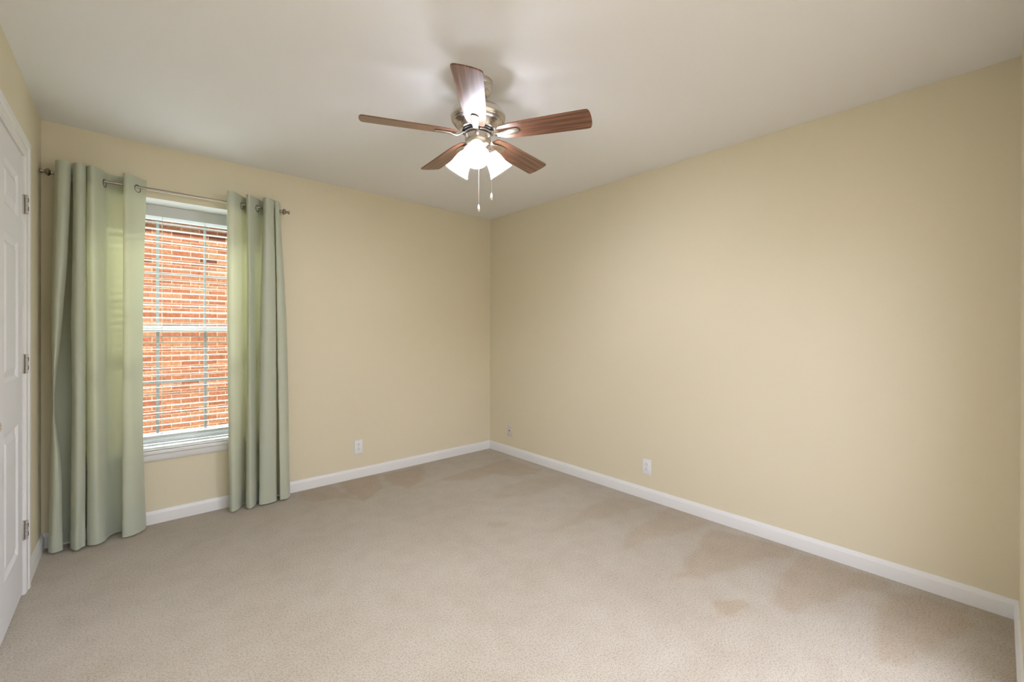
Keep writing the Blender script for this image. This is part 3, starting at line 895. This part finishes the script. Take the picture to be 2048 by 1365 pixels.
# ------------------------------------------------------------------ ceiling fan
def build_fan():
    FX, FY = 1.250, 1.664
    t = empty('ceiling_fan', (FX, FY, H))
    tag(t, 'brushed nickel ceiling fan with five walnut blades and three lit glass shades', 'ceiling fan')
    # local frame: z up from the ceiling (negative is down); +X = away from the camera, +Y = to the left of it
    t.rotation_euler = (0, 0, math.radians(90-41.4627+3.0))
    zz = lambda z: z-H
    def part(name, prof, m, parent=t, smooth=35, n=64, M=None):
        bm = bmesh.new(); lathe(bm, [(r, zz(z)) for r, z in prof], n, M); return obj(name, bm, m, parent, smooth)
    part('canopy', [(0, 2.4398), (0.0700, 2.4398), (0.0700, 2.428), (0.0690, 2.419), (0.0655, 2.414), (0.0675, 2.410), (0.0665, 2.405), (0.0625, 2.402), (0.0610, 2.392),
                    (0.0560, 2.380), (0.046, 2.370), (0.034, 2.364), (0.024, 2.361), (0.0, 2.361)], M_nickel)
    part('downrod', [(0, 2.366), (0.0125, 2.366), (0.0125, 2.343), (0.019, 2.341), (0.021, 2.334), (0.021, 2.316), (0.0, 2.316)], M_nickel, n=32)
    part('motor_housing', [(0, 2.320), (0.030, 2.320), (0.052, 2.318), (0.085, 2.312), (0.110, 2.302), (0.126, 2.288), (0.1315, 2.272), (0.1300, 2.258), (0.1235, 2.248),
                           (0.1180, 2.2465), (0.1185, 2.2405), (0.1150, 2.2385), (0.1090, 2.2370), (0.1010, 2.232), (0.0945, 2.224), (0.0900, 2.214), (0.0860, 2.206), (0.0800, 2.2045), (0, 2.2045)], M_nickel)
    fw = part('flywheel', [(0, 2.206), (0.0740, 2.206), (0.0760, 2.204), (0.0760, 2.200), (0.0720, 2.1985), (0, 2.1985)], M_black)
    fw['label'] = 'black rubber flywheel ring'
    part('hub_ring', [(0, 2.200), (0.0660, 2.200), (0.0680, 2.197), (0.0680, 2.190), (0.0655, 2.1875), (0, 2.1875)], M_nickel)
    g = part('gasket', [(0, 2.188), (0.0645, 2.188), (0.0645, 2.1845), (0, 2.1845)], M_black); g['label'] = 'thin black gasket'
    part('switch_housing', [(0, 2.186), (0.0610, 2.186), (0.0625, 2.183), (0.0625, 2.160), (0.0600, 2.148), (0.0550, 2.139), (0.0470, 2.132), (0.0380, 2.1285), (0.0360, 2.112),
                            (0.0300, 2.104), (0.018, 2.099), (0.010, 2.093), (0.004, 2.088), (0, 2.087)], M_nickel)
    # blades
    def blade_mesh():
        bm = bmesh.new()
        r0 = 0.104
        up = []; 
        out = []
        # outline, x along the blade, y across; slightly wider and rounded at the tip
        lead = [(r0+0.012, 0.040), (r0+0.060, 0.0500), (0.25, 0.0545), (0.38, 0.0585), (0.512, 0.0615)]
        trail = [(r0+0.012, -0.040), (r0+0.060, -0.0500), (0.25, -0.0545), (0.38, -0.0585), (0.512, -0.0615)]
        tip = []
        for k in range(1, 16):
            a = PI/2-PI*k/16
            # flattened arc with soft corners
            y = 0.0615*math.sin(a)
            e = abs(math.cos(a))**0.45
            tip.append((0.512+0.029*e, y))
        rt = [(r0+0.002, -0.032), (r0, -0.015), (r0, 0.015), (r0+0.002, 0.032)]
        outl = lead + tip + trail[::-1] + rt
        th = 0.0028
        A = [bm.verts.new((x, y, -th)) for x, y in outl]; B = [bm.verts.new((x, y, th)) for x, y in outl]
        n = len(outl)
        bm.faces.new(A); bm.faces.new(B)
        for k in range(n): bm.faces.new((A[k], A[(k+1) % n], B[(k+1) % n], B[k]))
        bmesh.ops.recalc_face_normals(bm, faces=bm.faces[:])
        es = [e for e in bm.edges if abs(e.verts[0].co.z-e.verts[1].co.z) < 1e-6]
        bmesh.ops.bevel(bm, geom=es, offset=0.0010, segments=2, affect='EDGES')
        me = bpy.data.meshes.new('fan_blade'); bm.to_mesh(me); bm.free()
        for p in me.polygons: p.use_smooth = True
        me.set_sharp_from_angle(angle=math.radians(50))
        me.materials.append(M_wood)
        return me
    def iron_mesh():
        bm = bmesh.new()
        # arm from the hub, curving up to a paddle screwed under the blade
        path = [(0.058, 0.006, 0.014, 0.0040), (0.072, 0.003, 0.0145, 0.0045), (0.088, -0.008, 0.0130, 0.0045), (0.104, -0.014, 0.0125, 0.0045), (0.120, -0.0125, 0.0140, 0.004), (0.138, -0.0085, 0.0165, 0.003),
                (0.160, -0.0065, 0.0190, 0.0025), (0.185, -0.0060, 0.0195, 0.0025), (0.197, -0.0060, 0.0170, 0.0025), (0.203, -0.0060, 0.0120, 0.0025), (0.206, -0.0060, 0.0050, 0.002)]
        rings = []
        for x, z, w, th in path:
            ring = []
            for k in range(16):
                a = 2*PI*k/16
                cy, cz = math.cos(a), math.sin(a)
                ring.append(bm.verts.new((x, w*math.copysign(abs(cy)**0.5, cy), z+th*math.copysign(abs(cz)**0.8, cz))))
            rings.append(ring)
        for A, B in zip(rings[:-1], rings[1:]):
            for k in range(16): bm.faces.new((A[k], A[(k+1) % 16], B[(k+1) % 16], B[k]))
        bm.faces.new(rings[0]); bm.faces.new(rings[-1])
        bmesh.ops.recalc_face_normals(bm, faces=bm.faces[:])
        me = bpy.data.meshes.new('blade_bracket'); bm.to_mesh(me); bm.free()
        for p in me.polygons: p.use_smooth = True
        me.set_sharp_from_angle(angle=math.radians(40))
        me.materials.append(M_nickel)
        return me
    bme, ime = blade_mesh(), iron_mesh()
    zb = 2.1860-H
    for k in range(5):
        a = math.radians(180+72*k-3.0)
        pitch = math.radians(13)
        b = bpy.data.objects.new('fan_blade', bme); COL.objects.link(b); b.parent = t
        b.matrix_local = Matrix.Translation((0, 0, zb)) @ Matrix.Rotation(a, 4, 'Z') @ Matrix.Rotation(-pitch, 4, 'X')
        i = bpy.data.objects.new('blade_bracket', ime); COL.objects.link(i); i.parent = b
        i['label'] = 'nickel blade bracket'
    # light kit
    for k in range(3):
        a = math.radians(180+120*k-3.0)
        dirh = Vector((math.cos(a), math.sin(a), 0))
        phi = math.radians(52)
        ax = (dirh*math.cos(phi)+Vector((0, 0, -math.sin(phi)))).normalized()
        mouth = dirh*0.127+Vector((0, 0, 2.032-H))
        L_ = 0.106
        neck = mouth-ax*L_
        M = axis_matrix(neck, ax)
        bm = bmesh.new()
        s = dirh*0.022+Vector((0, 0, 2.128-H))
        tube(bm, [s, s+(neck-s)*0.5+Vector((0, 0, 0.004)), neck-ax*0.006], [0.013, 0.0135, 0.016], 20)
        lathe(bm, [(0.0, -0.012), (0.019, -0.012), (0.0235, -0.006), (0.0270, 0.002), (0.0275, 0.013), (0.0262, 0.014), (0.0, 0.012)], 36, M)
        obj('lamp_holder', bm, M_nickel, t, 40)
        outer = [(0.0265, 0.002), (0.0290, 0.008), (0.0330, 0.017), (0.0370, 0.028), (0.0405, 0.042), (0.0435, 0.058), (0.0475, 0.075), (0.0535, 0.091), (0.0600, 0.103), (0.0620, 0.106)]
        inner = [(r-0.0028, z) for r, z in outer[::-1]]
        bm = bmesh.new(); lathe(bm, outer+[(0.0612, 0.1075)]+inner, 56, M, cap=False)
        sh = obj('lamp_shade', bm, M_frost, t, 60); sh['label'] = 'lit frosted glass bell shade'
        bm = bmesh.new()
        lathe(bm, [(0.0, 0.010), (0.013, 0.010), (0.0135, 0.026), (0.0170, 0.036), (0.0225, 0.046), (0.0240, 0.056), (0.0225, 0.066), (0.0165, 0.075), (0.008, 0.0795), (0, 0.0805)], 36, M)
        bb = obj('light_bulb', bm, M_bulb, sh, 60); bb['label'] = 'glowing white bulb'
    # pull chains
    R3 = Matrix.Rotation(-math.radians(3.0), 4, 'Z')
    def chain(px, py, ztop, zbot, zhole):
        p = R3 @ Vector((px, py, 0))
        bm = bmesh.new(); z = ztop
        while z > zbot+0.036:
            c = Vector((p.x, p.y, z-H)); bmesh.ops.create_icosphere(bm, subdivisions=1, radius=0.0014, matrix=Matrix.Translation(c)); z -= 0.0036
        tube(bm, [(p.x, p.y, ztop-H), (p.x, p.y, zbot+0.034-H)], 0.0005, 6)
        c = obj('pull_chain', bm, M_chain, t)
        bm = bmesh.new()
        lathe(bm, [(0, zbot+0.0385), (0.0014, zbot+0.0380), (0.0028, zbot+0.034), (0.0052, zbot+0.029), (0.0056, zbot+0.0135), (0, zbot+0.0135)][::-1], 20, Matrix.Translation((p.x, p.y, -H)))
        f = obj('chain_fob', bm, M_plate, c, 40); f['label'] = 'white pull fob'
        bm = bmesh.new()
        lathe(bm, [(0, zbot), (0.0030, zbot+0.0008), (0.0062, zbot+0.0045), (0.0068, zbot+0.009), (0.0058, zbot+0.0133), (0, zbot+0.0136)], 20, Matrix.Translation((p.x, p.y, -H)))
        obj('fob_cap', bm, M_chain, c, 60)
    # local +X is away from the camera, local -Y is to its right
    chain(0.052, 0.0005, 2.150, 1.832, 0)
    chain(-0.012, -0.0655, 2.178, 1.868, 0)
build_fan()
